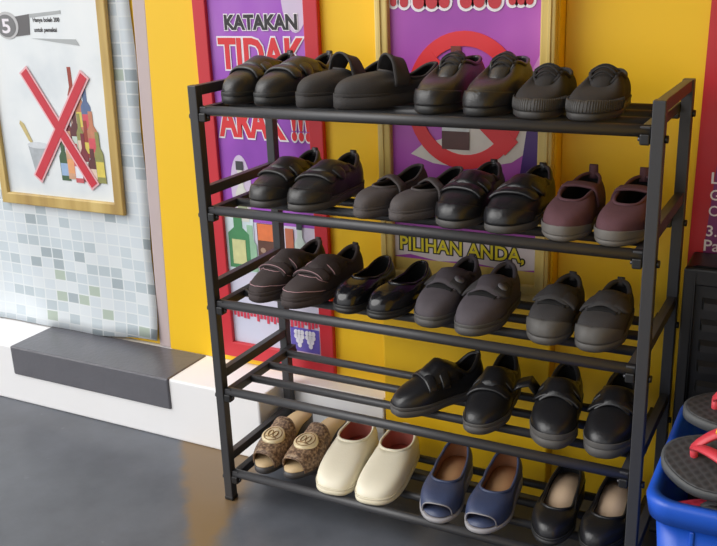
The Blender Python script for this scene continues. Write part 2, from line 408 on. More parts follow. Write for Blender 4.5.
pp('bottle_picture', rect(-.008, .012, .39, .485), (190, 110, 80), -.0043, p1)
pp('label_picture', rect(-.006, .010, .40, .43), (226, 160, 60), -.0049, p1)
pp('bottle_picture', bottle_pts(.028, .39, .028, .12, .45, .35), (200, 214, 206), -.0043, p1)
pp('label_picture', rect(.017, .039, .40, .43), (60, 110, 90), -.0049, p1)
pp('cap_picture', rect(.021, .035, .485, .512), (60, 66, 70), -.0049, p1)
rr = random.Random(3)
for k in range(26):
    x = -.158 + k * .0088; h = .010 + .012 * rr.random()
    pp('small_print', rect(x, x + .0062, .281 - h, .281), (206, 60, 84), -.0036, p1)
pp('grape_panel_picture', rect(-.010, .062, .207, .262), (96, 84, 178), -.0036, p1)
for cx in (.012, .040):
    for r_, n_ in ((0, 1), (1, 2), (2, 3), (3, 3)):
        for q in range(n_):
            pp('grape_picture', ellipse(cx + (q - (n_ - 1) / 2) * .008, .222 + r_ * .010, .0052, .006, 10), (226, 224, 238), -.0044, p1)

# ------------------------------------------------------------------ gold-framed prohibition poster on the pilaster
PY = .261
M_gold3 = ramp_mat('pale_wood', [(.3, (182, 150, 74)), (.5, (212, 184, 104)), (.7, (228, 206, 134))], 14, .4, (1, 1, .12))
p2 = thing('prohibition_poster', 'gold-framed purple poster with a red prohibition ring and PILIHAN ANDA lettering', 'poster', (.41, PY, .43))
ox, oz = -.41, -.43
b = MB(); frame4(b, .242, .575, .412, 1.08, .026, -.016, .001); b.build('frame', M_gold3, p2, smooth=False, bevel=.003)
b = MB(); frame4(b, .249, .568, .419, 1.07, .006, -.019, -.014); b.build('frame_bead', mat('pale_gilt', (214, 188, 112), .35, .15, 40), p2, smooth=False, bevel=.001)
M_pur2 = ramp_mat('magenta_print', [(.25, (138, 58, 154)), (.5, (174, 80, 180)), (.75, (204, 114, 198))], 4, .35, (1, 1, .7), 3)
fillpoly('print', L2(rect(.266, .551, .435, 1.06)), 0, M_pur2, p2, .004)
rb = MB(); ring_poly(rb, ox + .411, oz + .77, .112, .122, .026, -.0062, -.0045)
rb.prism_xz(L2(bar((.335, .845), (.500, .69), .034)), -.0068, -.0045)
fillpoly('torn_paper_picture', L2([(.305, .67), (.35, .655), (.42, .648), (.50, .665), (.535, .69), (.545, .73), (.52, .735), (.505, .76), (.42, .74), (.365, .70), (.33, .69)]), -.0041, mat('print_cream', (216, 208, 200), .4, .15, 30), p2)
fillpoly('dark_corner_picture', L2([(.515, .64), (.55, .64), (.55, .76), (.53, .75)]), -.0044, mat('deep_violet', (76, 44, 116), .4, .15, 30), p2)
fillpoly('bright_streak_picture', L2([(.545, .76), (.551, .76), (.551, .86), (.53, .82), (.52, .79)]), -.0047, mat('pale_orchid', (206, 140, 204), .4, .15, 30), p2)
rb.build('prohibition_ring', M_ring, p2, smooth=False)
pp('bottle_picture', [(.368, .683), (.421, .683), (.421, .78), (.405, .81), (.405, .862), (.386, .862), (.386, .81), (.368, .78)], (204, 208, 210), -.0050, p2)
pp('bottle_picture', rect(.368, .421, .683, .716), (84, 48, 44), -.0058, p2)
pp('bottle_picture', rect(.386, .405, .835, .866), (120, 60, 50), -.0058, p2)
fillpoly('banner_picture', L2([(.268, .468), (.30, .474), (.36, .466), (.42, .472), (.50, .464), (.548, .47), (.549, .53), (.268, .53)]), -.0041, mat('torn_banner', (216, 204, 206), .4, .1, 30), p2)
fillpoly('banner_picture', L2(rect(.268, .549, .437, .466)), -.0045, mat('straw_print', (214, 184, 96), .4, .2, 40), p2)
lettering('PILIHAN ANDA,', .279 + ox, .527 + ox, .477 + oz, .509 + oz, -.0050, M_yelink, p2, .02, .07, M_dark)
# bottoms of the tall red title letters that reach above the picture
tb = MB(); te = MB()
for x, w in ((.276, .012), (.297, .016), (.325, .022), (.350, .022), (.374, .020), (.414, .022), (.438, .020), (.466, .024), (.497, .013), (.512, .013), (.527, .013)):
    for mb, g, y0, y1 in ((te, .005, -.0052, -.0044), (tb, 0, -.0060, -.0050)):
        mb.prism_xz(L2([(x - w / 2 - g, 1.0)] + [(x + (w / 2 + g) * math.cos(a), .940 + (w / 2 + g) * math.sin(a)) for a in [PI + PI * k / 8 for k in range(9)]] + [(x + w / 2 + g, 1.0)]), y0, y1)
te.build('title_outline', M_whiteink, p2, smooth=False); tb.build('title_letters', mat('title_red', (190, 44, 56), .4), p2, smooth=False)

# ------------------------------------------------------------------ red poster beyond the rack
PY = .294
p3 = thing('wall_sign', 'red and purple notice on the yellow wall above the black cabinet', 'poster', (.96, PY, .50))
ox, oz = -.96, -.50
fillpoly('print', L2([(.803, .47), (1.13, .47), (1.13, 1.06), (.810, 1.06)]), 0, ramp_mat('red_print', [(.3, (176, 28, 40)), (.55, (196, 40, 44)), (.8, (206, 84, 48))], 5, .35, (1, 1, .5)), p3, .004)
fillpoly('violet_panel', L2([(.824, .47), (1.10, .47), (1.10, .70), (1.0, .80), (.86, .76), (.838, .68)]), -.0041, mat('violet_print', (120, 40, 110), .4, .2, 12), p3)
for tx, x0, x1, z0, z1 in (('3. Pa', 0, 0, 0, 0),):
    lettering('3.', 0.8300 + ox, 0.8470 + ox, .555 + oz, .574 + oz, -.0050, M_whiteink, p3, .01, part='lettering')
    lettering('Pa', 0.8280 + ox, 0.8530 + ox, .529 + oz, .549 + oz, -.0050, M_whiteink, p3, .01, part='lettering')
    lettering('C', 0.8310 + ox, 0.8450 + ox, .590 + oz, .608 + oz, -.0050, M_whiteink, p3, .01, part='lettering')
    lettering('G', 0.8310 + ox, 0.8460 + ox, .617 + oz, .635 + oz, -.0050, M_whiteink, p3, .01, part='lettering')
    lettering('L', 0.8310 + ox, 0.8440 + ox, .645 + oz, .664 + oz, -.0050, M_whiteink, p3, .01, part='lettering')

# ------------------------------------------------------------------ black slatted cabinet
cb = thing('shoe_cabinet', 'black plastic cabinet with slatted front behind the blue crate', 'cabinet', (1.06, .19, 0))
ox = -1.06
b = MB(); b.box(-.247, .24, .012, .099, 0, .527); b.build('body', M_plast, cb, smooth=False, bevel=.004)
b = MB()
b.box(-.247, -.228, 0, .0125, 0, .527); b.box(.22, .24, 0, .0125, 0, .527); b.box(-.228, .22, 0, .0125, .499, .527); b.box(-.228, .22, 0, .0125, 0, .03)
b.build('door_frame', M_plast, cb, smooth=False, bevel=.003)
for k in range(13):
    z = .472 - k * .0365
    b = MB(); b.add([(-.218, .0135, z + .006), (.212, .0135, z + .006), (.212, .0135, z - .014), (-.218, .0135, z - .014), (-.213, .004, z - .002), (.207, .004, z - .002), (.207, .004, z - .014), (-.213, .004, z - .014)],
                    [(0, 1, 5, 4), (4, 5, 6, 7), (7, 6, 2, 3), (0, 4, 7, 3), (1, 2, 6, 5)])
    b.build('slat', mat('slat_grey', (34, 34, 36), .4, .1, 40), cb, smooth=False)

# ------------------------------------------------------------------ the rack
H = .8196; W = .80; PW = .018; YB = .234
SZ = [.776, .597, .4175, .238, .059]
SHELF_Y = [.0115, .080, .146, .212]
rk = thing('shoe_rack', 'dark grey metal five-tier rack full of shoes against the yellow wall', 'shoe rack', (0, 0, 0))
for x in (0, W - PW):
    for y in (0, YB):
        b = MB(); b.box(x, x + PW, y, y + PW, 0.006, H); p = b.build('post', M_metal, rk, smooth=False, bevel=.0015)
        f = MB(); f.box(x - .001, x + PW + .001, y - .001, y + PW + .001, 0, .008); f.build('foot_cap', M_plast, p, smooth=False, bevel=.002)
for x in (0, W - PW):
    for zt in [H] + [H - .1793 * (i + 1) for i in range(4)]:
        b = MB(); b.box(x + .002, x + PW - .002, PW, YB, zt - .018, zt - .0005); b.build('side_rung', M_metal, rk, smooth=False, bevel=.001)
for z in SZ:
    for i, y in enumerate(SHELF_Y):
        b = MB(); b.tube([(PW + .002, y, z), (W - PW - .002, y, z)], .0088 if i == 0 else .0078, 14); b.build('shelf_bar', M_metal, rk)
    for s, x in ((1, PW + .001), (-1, W - PW - .015)):
        b = MB(); b.box(x, x + .014, .004, YB + .012, z - .008, z + .0075); rail = b.build('shelf_rail', M_metal, rk, smooth=False, bevel=.001)
        for y in (.009, YB + .009):
            c = MB(); xx = x + .007
            c.box(xx - .007, xx + .007, y - .009, y + .007, z - .0185, z - .003); cc = c.build('connector', M_plast, rk, smooth=False, bevel=.002)
            t = MB(); t.disc((xx + s * .0082, y - .001, z - .011), (1, 0, 0), .0032, .004, 10); t.build('bolt', M_bolt, cc)
            xo = -.002 if s > 0 else W + .002
            t = MB(); t.disc((xo, y, z - .010), (1, 0, 0), .0055, .005, 12); t.build('bolt_head', M_plast, cc)

# ------------------------------------------------------------------ blue crate with flip-flops
CX0, CX1, CY0, CY1, CZ = .834, 1.22, -.162, .172, .31
M_blue = mat('blue_plastic', (28, 84, 196), .35, .06, 10)
cr = thing('crate', 'open blue plastic crate heaped with flip-flops beside the rack', 'crate', ((CX0 + CX1) / 2, (CY0 + CY1) / 2, 0))
def rrect(x0, x1, y0, y1, r, n=6):
    out = []
    for cx, cy, a in ((x1 - r, y1 - r, 0), (x0 + r, y1 - r, PI / 2), (x0 + r, y0 + r, PI), (x1 - r, y0 + r, 1.5 * PI)):
        for k in range(n + 1):
            t = a + PI / 2 * k / n; out.append((cx + r * math.cos(t), cy + r * math.sin(t)))
    return out
hx, hy = (CX1 - CX0) / 2, (CY1 - CY0) / 2
def loft(rings, capfirst=True, caplast=False):
    vs = []; fs = []; n = len(rings[0])
    for r in rings: vs += r
    for k in range(len(rings) - 1):
        for i in range(n): fs.append((k * n + i, k * n + (i + 1) % n, (k + 1) * n + (i + 1) % n, (k + 1) * n + i))
    if capfirst: fs.append(tuple(range(n)))
    if caplast: fs.append(tuple((len(rings) - 1) * n + i for i in range(n)))
    return vs, fs
rg = []
for z, ins in ((0, .035), (.006, .030), (.16, .018), (CZ - .032, .009)):
    rg.append([(x, y, z) for x, y in rrect(-hx + ins, hx - ins, -hy + ins, hy - ins, .035)])
rg2 = [[(x, y, z) for x, y in rrect(-hx + i, hx - i, -hy + i, hy - i, .035)] for z, i in ((CZ - .034, .011), (CZ - .034, .001), (CZ - .006, -.003), (CZ, .000), (CZ, .010), (CZ - .03, .0125))]
inn = [[(x, y, z) for x, y in rrect(-hx + i, hx - i, -hy + i, hy - i, .033)] for z, i in ((CZ - .03, .0125), (.16, .021), (.01, .034))]
v1, f1 = loft(rg + [[(x, y, CZ - .034) for x, y in rrect(-hx + .011, hx - .011, -hy + .011, hy - .011, .035)]], True)
b = MB(); b.add(v1, f1); v2, f2 = loft(inn, False, True); b.add(v2, f2); b.build('body', M_blue, cr)
v, f = loft(rg2, False); b = MB(); b.add(v, f); b.build('rim', M_blue, cr)
for k in range(5):
    x = -hx + .06 + k * .065
    b = MB(); b.add([(x, -hy + .0215, .06), (x + .006, -hy + .0215, .06), (x + .006, -hy + .029, .06), (x, -hy + .029, .06), (x, -hy + .0065, CZ - .04), (x + .006, -hy + .0065, CZ - .04), (x + .006, -hy + .0125, CZ - .04), (x, -hy + .0125, CZ - .04)], [(0, 3, 2, 1), (4, 5, 6, 7), (0, 1, 5, 4), (1, 2, 6, 5), (2, 3, 7, 6), (3, 0, 4, 7)]); b.build('rib', M_blue, cr, smooth=False, bevel=.002)

def flipflop(label, loc, rot, sole_m, top_m, strap_m, L=.25, Wd=.098, mirror=1, charm=None, low=1.0):
    t = thing('flip_flop', label, 'flip-flop', loc, rot=rot, group='flip-flops in the blue crate')
    def w(u): return lerpk([(0, .80), (.28, 1.0), (.62, .78), (.85, .80), (1, .72)], u) * Wd / 2 * min(1, (1 - (1 - min(u / .26, 1)) ** 2.3) ** (1 / 2.3)) * (1 - (1 - min((1 - u) / .2, 1)) ** 2.2) ** (1 / 2.2)
    def ring(ins, z):
        o = []
        for i in range(56):
            a = 2 * PI * i / 56; u = (1 - math.cos(a)) / 2
            o.append((mirror * ((1 if a < PI else -1) * max(w(u) - ins, 0) + .006 * (1 - u / .5) ** 2 * (u < .5)), (u - .5) * (L - 2 * ins), z))
        return o
    vs, fs = loft([ring(.004, 0), ring(0, .003), ring(0, .014), ring(.003, .0165)], True, True)
    s = link('sole', vs, fs, sole_m, t)
    vs, fs = loft([ring(.003, .0164), ring(.0045, .0180), ring(.006, .0182)], True, True)
    link('footbed', vs, fs, top_m, t)
    post = Vector((mirror * .006, -L / 2 + .044, .018))
    b = MB(); b.tube([post - Vector((0, 0, .012)), post + Vector((0, 0, .016 * low))], .0055, 10)
    sp = b.build('strap', strap_m, t)
    for sgn in (-1, 1):
        end = Vector((sgn * (w(.58)) * .93, -L / 2 + L * .58, .016))
        P = []
        for k in range(15):
            u = k / 14; q = post.lerp(end, u); z = .018 + low * (.014 * (1 - u) + .030 * math.sin(PI * min(u * 1.02, 1)) ** .8)
            q.x += sgn * .010 * math.sin(PI * u); P.append(Vector((q.x, q.y, max(z, .015))))
        vs = []; fs = []
        for k, p in enumerate(P):
            d = (P[min(k + 1, 14)] - P[max(k - 1, 0)]).normalized(); side = d.cross(Vector((0, 0, 1))).normalized()
            hw = .0085 - .002 * abs(2 * k / 14 - 1) + .003 * (k / 14)
            up = side.cross(d).normalized() if side.cross(d).z > 0 else -side.cross(d).normalized()
            tilt = Vector((sgn, 0, 0)) * .0
            vs += [p - side * hw, p - side * hw * .9 + up * .0035, p + side * hw * .9 + up * .0035, p + side * hw]
        for k in range(14):
            for j in range(4): fs.append((k * 4 + j, k * 4 + (j + 1) % 4, (k + 1) * 4 + (j + 1) % 4, (k + 1) * 4 + j))
        fs += [(0, 1, 2, 3), (59, 58, 57, 56)]
        link('strap', vs, fs, strap_m, t)
        if charm and sgn == charm[1]:
            c = MB()
            for k in (4, 6, 8): c.tube([P[k] + Vector((-.004, 0, .0045)), P[k] + Vector((.004, 0, .0055))], .0035, 8)
            c.build('strap_ornament', charm[0], t)
    return t
M_sg = mat('grey_foam_edge', (74, 76, 78), .6); M_tb = tread_mat('black_tread', (24, 24, 26), (56, 56, 58))
M_rs = mat('coral_rubber', (206, 62, 74), .45); M_rt = tread_mat('red_tread', (196, 30, 58), (228, 66, 92)); M_gs = mat('grey_rubber', (96, 96, 100), .5)
flipflop('black flip-flop with coral strap and yellow ornament lying over the crate rim', (.963, -.083, .323), (0, math.radians(19), math.radians(-95)), M_sg, M_tb, M_rs, .25, .110, -1, (mat('yellow_charm', (226, 190, 50), .4), -1))
flipflop('black flip-flop with coral strap lying above the other, nearer the cabinet', (.975, .034, .357), (0, math.radians(9), math.radians(-86)), M_sg, M_tb, M_rs, .25, .10, 1)
flipflop('bright red flip-flop with grey strap down inside the crate', (.984, -.100, .256), (0, math.radians(2), math.radians(-90)), mat('red_foam_edge', (200, 34, 60), .6), M_rt, M_gs, .25, .085, 1, low=.45)
flipflop('black flip-flop lying deep in the crate under the red one', (.985, -.060, .165), (0, 0, math.radians(-88)), M_sg, M_tb, M_gs, .25, .10, 1)
flipflop('black flip-flop lying deep in the crate towards the cabinet', (.985, .075, .175), (0, 0, math.radians(-94)), M_sg, M_tb, M_gs, .25, .10, -1)

# ------------------------------------------------------------------ footwear
class Last:
    """the shape of one shoe: sole outline, opening and the skin between them (toe at the origin, heel towards +y)"""
    def __init__(s, L=.215, Wd=.084, side=1, zs=.016, zh=None, toe_h=.045, ball=1.0, waist=.80, heel=.76, tip=.80, toe_n=2.4, ta=.30,
                 ra=.42, rb=.965, kr=.80, rim=((0, .064), (.3, .060), (.6, .052), (1, .070)), bul=.004, peep=None, n=72, nv=14, bend=.007, vamp=.55, rimpow=.75):
        s.__dict__.update(locals())
        s.zh = zs if zh is None else zh
        s.grid = [[s.S(2 * PI * i / n, j / nv) for j in range(nv + 1)] for i in range(n)]
        s.flat = [p for r in s.grid for p in r]
        s.cache = {}
    def hw(s, t):
        t = min(max(t, 0), 1)
        k = lerpk(((0, s.tip), (.30, s.ball), (.60, s.waist), (.82, s.heel), (1, s.heel)), t)
        r1 = (1 - (1 - min(t / s.ta, 1)) ** s.toe_n) ** (1 / s.toe_n)
        r2 = (1 - (1 - min((1 - t) / .2, 1)) ** 2.3) ** (1 / 2.3)
        return s.Wd / 2 * k * r1 * r2
    def cx(s, t): return s.side * s.bend * max(0, 1 - t / .55) ** 1.6
    def z0(s, t): return s.zs + (s.zh - s.zs) * lerpk(((0, 0), (.35, 0.05), (.75, 1), (1, 1)), t)
    def P0(s, a, out=0.0):
        t = (1 - math.cos(a)) / 2; sg = 1 if a <= PI else -1
        w = s.hw(t)
        v = Vector((s.cx(t) + sg * w, t * s.L, s.z0(t)))
        if out:
            d = Vector((math.sin(a) * 1.0 * s.Wd, -math.cos(a) * s.L * .55, 0)).normalized(); v += d * out
        return v
    def P1(s, a):
        q = (1 - math.cos(a)) / 2; t = s.ra + (s.rb - s.ra) * q; sg = 1 if a <= PI else -1
        w = s.hw(t) * s.kr * abs(math.sin(a)) ** s.rimpow
        if q > .5: w = min(w, s.hw(min(t, .93)) * s.kr * abs(math.sin(a)) ** .6)
        return Vector((s.cx(t) + sg * w, t * s.L, lerpk(s.rim, q) + (s.z0(t) - s.zs)))
    def S(s, a, v):
        if s.peep:
            am, vm = s.peep; d = min(a, 2 * PI - a)
            if d < am: v0 = vm * math.sqrt(1 - (d / am) ** 2); v = v0 + (1 - v0) * v
        p0, p1 = s.P0(a), s.P1(a)
        f = ((1 + math.cos(a)) / 2) ** 1.3
        out = Vector((p0.x - s.cx(p0.y / s.L), (p0.y - s.L * .5) * .35, 0))
        if out.length > 1e-6: out.normalize()
        h = p1.z - p0.z
        k = (1 - f) * .55 * h + f * s.toe_h * 1.02
        c0 = p0 + out * s.bul * (1 - .4 * f) + Vector((0, 0, k))
        d = Vector((p0.x - p1.x, p0.y - p1.y, 0))
        c1 = p1 + d * (f * s.vamp + (1 - f) * .7)
        c1.z = p1.z - ((1 - f) * .18 * h + f * max(h - s.toe_h, 0) * 1.15)
        u = 1 - v
        return p0 * u ** 3 + c0 * (3 * u * u * v) + c1 * (3 * u * v * v) + p1 * v ** 3
    def nrm(s, a, v):
        e = .01
        da = s.S(a + e, v) - s.S(a - e, v); dv = s.S(a, min(v + e, 1)) - s.S(a, max(v - e, 0))
        n = da.cross(dv)
        if n.length < 1e-12: return Vector((0, -1, 0))
        n.normalize(); c = Vector((0, s.L * .5, s.zs))
        if n.dot(s.S(a, v) - c) < 0: n = -n
        return n
    def hull(s, y):
        k = round(y, 4)
        if k in s.cache: return s.cache[k]
        q = set(); g = s.grid; n = s.n
        for i in range(n):
            r0, r1 = g[i], g[(i + 1) % n]
            for j in range(s.nv + 1):
                for u, w in ((r0[j], r1[j]),) + (((r0[j], r0[j + 1]),) if j < s.nv else ()):
                    if (u.y - y) * (w.y - y) <= 0 and abs(u.y - w.y) > 1e-9:
                        f = (y - u.y) / (w.y - u.y); q.add((round(u.x + (w.x - u.x) * f, 5), round(u.z + (w.z - u.z) * f, 5)))
        pts = sorted(q)
        def half(ps):
            h = []
            for p in ps:
                while len(h) > 1 and (h[-1][0] - h[-2][0]) * (p[1] - h[-2][1]) - (h[-1][1] - h[-2][1]) * (p[0] - h[-2][0]) <= 0: h.pop()
                h.append(p)
            return h
        hl = half(pts)[:-1] + half(pts[::-1])[:-1]
        xc = (pts[0][0] + pts[-1][0]) / 2
        s.cache[k] = (hl, xc); return s.cache[k]
    def skin(s, y, phi, lift=0.0, puff=0.0):
        """point on the closed envelope: phi 0 = outer right sole edge, pi/2 = top, pi = left"""
        hl, xc = s.hull(y); zc = s.zs + .002
        dx, dz = math.cos(phi), math.sin(phi); best = .01
        for (x1, z1), (x2, z2) in zip(hl, hl[1:] + hl[:1]):
            ex, ez = x2 - x1, z2 - z1; det = dx * (-ez) + ex * dz
            if abs(det) < 1e-12: continue
            r = ((x1 - xc) * (-ez) + ex * (z1 - zc)) / det; q = (dx * (z1 - zc) - dz * (x1 - xc)) / det
            if r > 0 and -1e-6 <= q <= 1 + 1e-6: best = max(best, r)
        best += lift + puff * max(math.sin(phi), 0) ** 2
        return Vector((xc + dx * best, y, zc + dz * best))

def sp_upper(l, m, lining, par, name='upper', thick=.0028):
    n, nv = l.n, l.nv; V = [p for r in l.grid for p in r]; F = []
    for i in range(n):
        for j in range(nv):
            a = i * (nv + 1) + j; b = ((i + 1) % n) * (nv + 1) + j
            F.append((a, b, b + 1, a + 1))
    return link(name, V, F, m, par, solid=thick, offset=-1, inner=lining)

def sp_sole(l, m, par, out=.0022, name='sole', heel_in=.0, wedge=False):
    n = l.n; V = []; F = []
    rows = [(.0, -.004), (.0035, 0), (None, 0), (None, -.004)]
    for zz, o in rows:
        for i in range(n):
            a = 2 * PI * i / n; p = l.P0(a, out + o)
            V.append((p.x, p.y, p.z + .001 if zz is None else zz))
    for k in range(3):
        for i in range(n): F.append((k * n + i, k * n + (i + 1) % n, (k + 1) * n + (i + 1) % n, (k + 1) * n + i))
    F += cap(n, 0) + cap(n, 3 * n)
    return link(name, V, F, m, par)

def cap(n, o):
    return [(o, o + 1, o + n - 1)] + [(o + i, o + i + 1, o + n - i - 1, o + n - i) for i in range(1, n // 2 - 1)] + [(o + n // 2 - 1, o + n // 2, o + n // 2 + 1)]

def sp_insole(l, m, par, lift=.0035, name='insole', shrink=.005, y0=-1, y1=9):
    n = l.n; V = [l.P0(2 * PI * i / n, -shrink) + Vector((0, 0, lift)) for i in range(n)]
    V = [v for v in V if y0 <= v.y <= y1]; n = len(V)
    V += [v - Vector((0, 0, .002)) for v in V]
    F = (cap(n, 0) + cap(n, n) if n == l.n else [tuple(range(n)), tuple(reversed(range(n, 2 * n)))]) + [(i, n + i, n + (i + 1) % n, (i + 1) % n) for i in range(n)]
    return link(name, V, F, m, par)

def sp_patch(l, m, par, name, a0, a1, v0, v1, lift=.0015, na=40, nv=8, taper=0.0, thick=.0016):
    V = []; F = []
    for i in range(na + 1):
        a = a0 + (a1 - a0) * i / na
        q = 1 - taper * (2 * i / na - 1) ** 2
        for j in range(nv + 1):
            v = v0 + (v1 - v0) * q * j / nv
            aa = a % (2 * PI); V.append(l.S(aa, v) + l.nrm(aa, v) * lift)
    full = abs(abs(a1 - a0) - 2 * PI) < 1e-4
    for i in range(na):
        for j in range(nv):
            a = i * (nv + 1) + j; F.append((a, a + nv + 1, a + nv + 2, a + 1))
    return link(name, V, F, m, par, solid=thick, offset=0)

def sp_strap(l, m, par, name, y0, y1, p0, p1, lift=.003, puff=.002, skew=0.0, ny=6, npz=20, thick=.0034, tip=0, up=0.0):
    """band over the instep from angle p0 to p1; tip = 1 / -1 rounds that end off"""
    V = []; F = []
    for i in range(npz + 1):
        u = i / npz; ph = p0 + (p1 - p0) * u
        sq = 1.0
        e = (1 - u) if tip == 1 else (u if tip == -1 else 1)
        if e < .12: sq = math.sqrt(max(1 - (1 - e / .12) ** 2, .06))
        ym = (y0 + y1) / 2 + skew * (u - .5); hw_ = (y1 - y0) / 2 * sq
        for j in range(ny + 1):
            q = 2 * j / ny - 1
            y = min(max(ym + hw_ * q, .01), l.L - .008)
            V.append(l.skin(y, ph, lift, puff * (1 - q * q) + up * max(math.sin(PI * u), 0) ** 1.5))
    for i in range(npz):
        for j in range(ny):
            a = i * (ny + 1) + j; F.append((a, a + ny + 1, a + ny + 2, a + 1))
    return link(name, V, F, m, par, solid=thick, offset=0)

def sp_rim(l, m, par, r=.0032, name='collar', z=0.0, a0=None, a1=None):
    b = MB()
    if a0 is None: b.tube([l.P1(2 * PI * i / 60) + Vector((0, 0, z)) for i in range(60)], r, 8, True)
    else: b.tube([l.P1((a0 + (a1 - a0) * i / 40) % (2 * PI)) + Vector((0, 0, z)) for i in range(41)], r, 8)
    return b.build(name, m, par)

def sp_seam(l, m, par, pts, r=.0008, lift=.001, name='stitching'):
    b = MB(); P = []
    for (a, v), (c, d) in zip(pts, pts[1:]):
        for k in range(8):
            q = k / 8; aa = (a + (c - a) * q) % (2 * PI); vv = v + (d - v) * q
            P.append(l.S(aa, vv) + l.nrm(aa, vv) * lift)
    b.tube(P, r, 5); return b.build(name, m, par)

def sp_loop(l, m, par, h=.007, w=.012):
    p = l.P1(PI); b = MB()
    P = [(p.x, p.y - .003 + .005 * k / 8, p.z - .008 + (h + .008) * math.sin(PI * k / 8)) for k in range(9)]
    for k in range(8):
        y0, z0 = P[k][1:]; y1, z1 = P[k + 1][1:]
        b.add([(p.x - w / 2, y0, z0), (p.x + w / 2, y0, z0), (p.x + w / 2, y1, z1), (p.x - w / 2, y1, z1)], [(0, 1, 2, 3)])
    return link('pull_tab', b.v, b.f, m, par, solid=.0022, offset=0)

def sp_laces(l, m, par, ys, p0=1.0, p1=2.14, r=.0016):
    for k, y in enumerate(ys):
        b = MB(); s_ = .006 if k % 2 else -.006
        b.tube([l.skin(y + s_ * (i / 10 - .5), p0 + (p1 - p0) * i / 10, .0045) for i in range(11)], r, 6); b.build('lace', m, par)

def sp_bow(l, m, par, y):
    b = MB(); c = l.skin(y, PI / 2, .006)
    for s_ in (-1, 1):
        b.tube([c + Vector((s_ * .016 * math.sin(PI * k / 12) * (1 if k < 7 else .9), -.006 * math.sin(2 * PI * k / 12) , .006 * math.sin(PI * k / 12) - .004 * (k / 12))) for k in range(13)], .0018, 6)
    b.build('lace_bow', m, par)

# ---- materials of the shoes
K_lea = mat('black_leather', (44, 43, 44), .36, .3, 60, .25, 350)
K_leab = mat('soft_black_leather', (30, 30, 33), .32, .2, 60, .2, 300)
K_nub = mat('black_nubuck', (44, 41, 41), .75, .2, 70, .35, 500)
K_ptt = mat('patent_black', (24, 24, 28), .16, .1, 30, .05, 60)
K_can = mat('black_canvas', (36, 34, 35), .85, .2, 120, .4, 900)
K_gry = mat('charcoal_suede', (55, 53, 54), .8, .18, 60, .4, 500)
K_brn = mat('dark_brown_suede', (60, 51, 51), .8, .18, 60, .4, 500)
K_taup = mat('grey_brown_suede', (78, 72, 72), .8, .16, 60, .4, 500)
K_plum = mat('slate_plum_suede', (76, 70, 76), .8, .16, 60, .4, 500)
K_mar = mat('dusty_maroon_canvas', (86, 54, 61), .85, .14, 90, .4, 800)
K_rub = mat('black_rubber', (36, 36, 37), .55, .12, 50, .15, 400)
K_rubg = mat('grey_rubber_sole', (74, 72, 71), .6, .12, 50, .15, 400)
K_rubw = mat('worn_pale_rubber', (98, 94, 90), .6, .12, 50, .15, 400)
K_lin = mat('dark_lining', (20, 20, 22), .9, .1, 60)
K_pink = mat('pink_thread', (176, 140, 146), .7, .1, 80)
K_cream = mat('cream_leather', (230, 224, 204), .45, .05, 25, .12, 300)
K_crs = mat('cream_sole', (222, 214, 190), .5, .05, 30)
K_red = mat('rose_lining', (190, 116, 104), .7, .12, 30)
K_navy = mat('navy_leather', (60, 70, 100), .42, .15, 40, .25, 300)
K_navs = mat('pale_grey_sole', (150, 148, 152), .5, .1, 40)
K_tan = mat('tan_insole', (206, 160, 118), .55, .08, 20, .1, 200)
K_tanl = mat('brown_lining', (150, 104, 74), .6, .12, 30)
K_pale = mat('pale_tan_insole', (232, 202, 170), .5, .08, 20, .1, 200)
K_mono = ramp_mat('mottled_brown_print', [(.35, (78, 58, 46)), (.5, (122, 96, 76)), (.62, (160, 134, 106))], 190, .55)
K_medal = mat('gilt_medallion', (232, 216, 178), .3, .06, 40, metal=.3)
K_medd = mat('gilt_shadow', (150, 118, 76), .4, .06, 40, metal=.4)
K_sdl = mat('sandal_footbed', (198, 172, 132), .5, .08, 20)
K_sds = mat('charcoal_sandal_sole', (66, 64, 66), .5, .1, 40)
K_bump = mat('grey_toe_bumper', (80, 78, 76), .6, .12, 50, .15, 400)
K_rib = mat('worn_black_rubber', (58, 56, 55), .6, .12, 50, .15, 400)
K_badge = mat('grey_badge', (110, 108, 112), .5, .1, 50)

def shoe(label, group, x, y, z, yaw, cat='shoe', name='shoe'):
    return thing(name, label, cat, (x, y, z), math.radians(yaw), group)

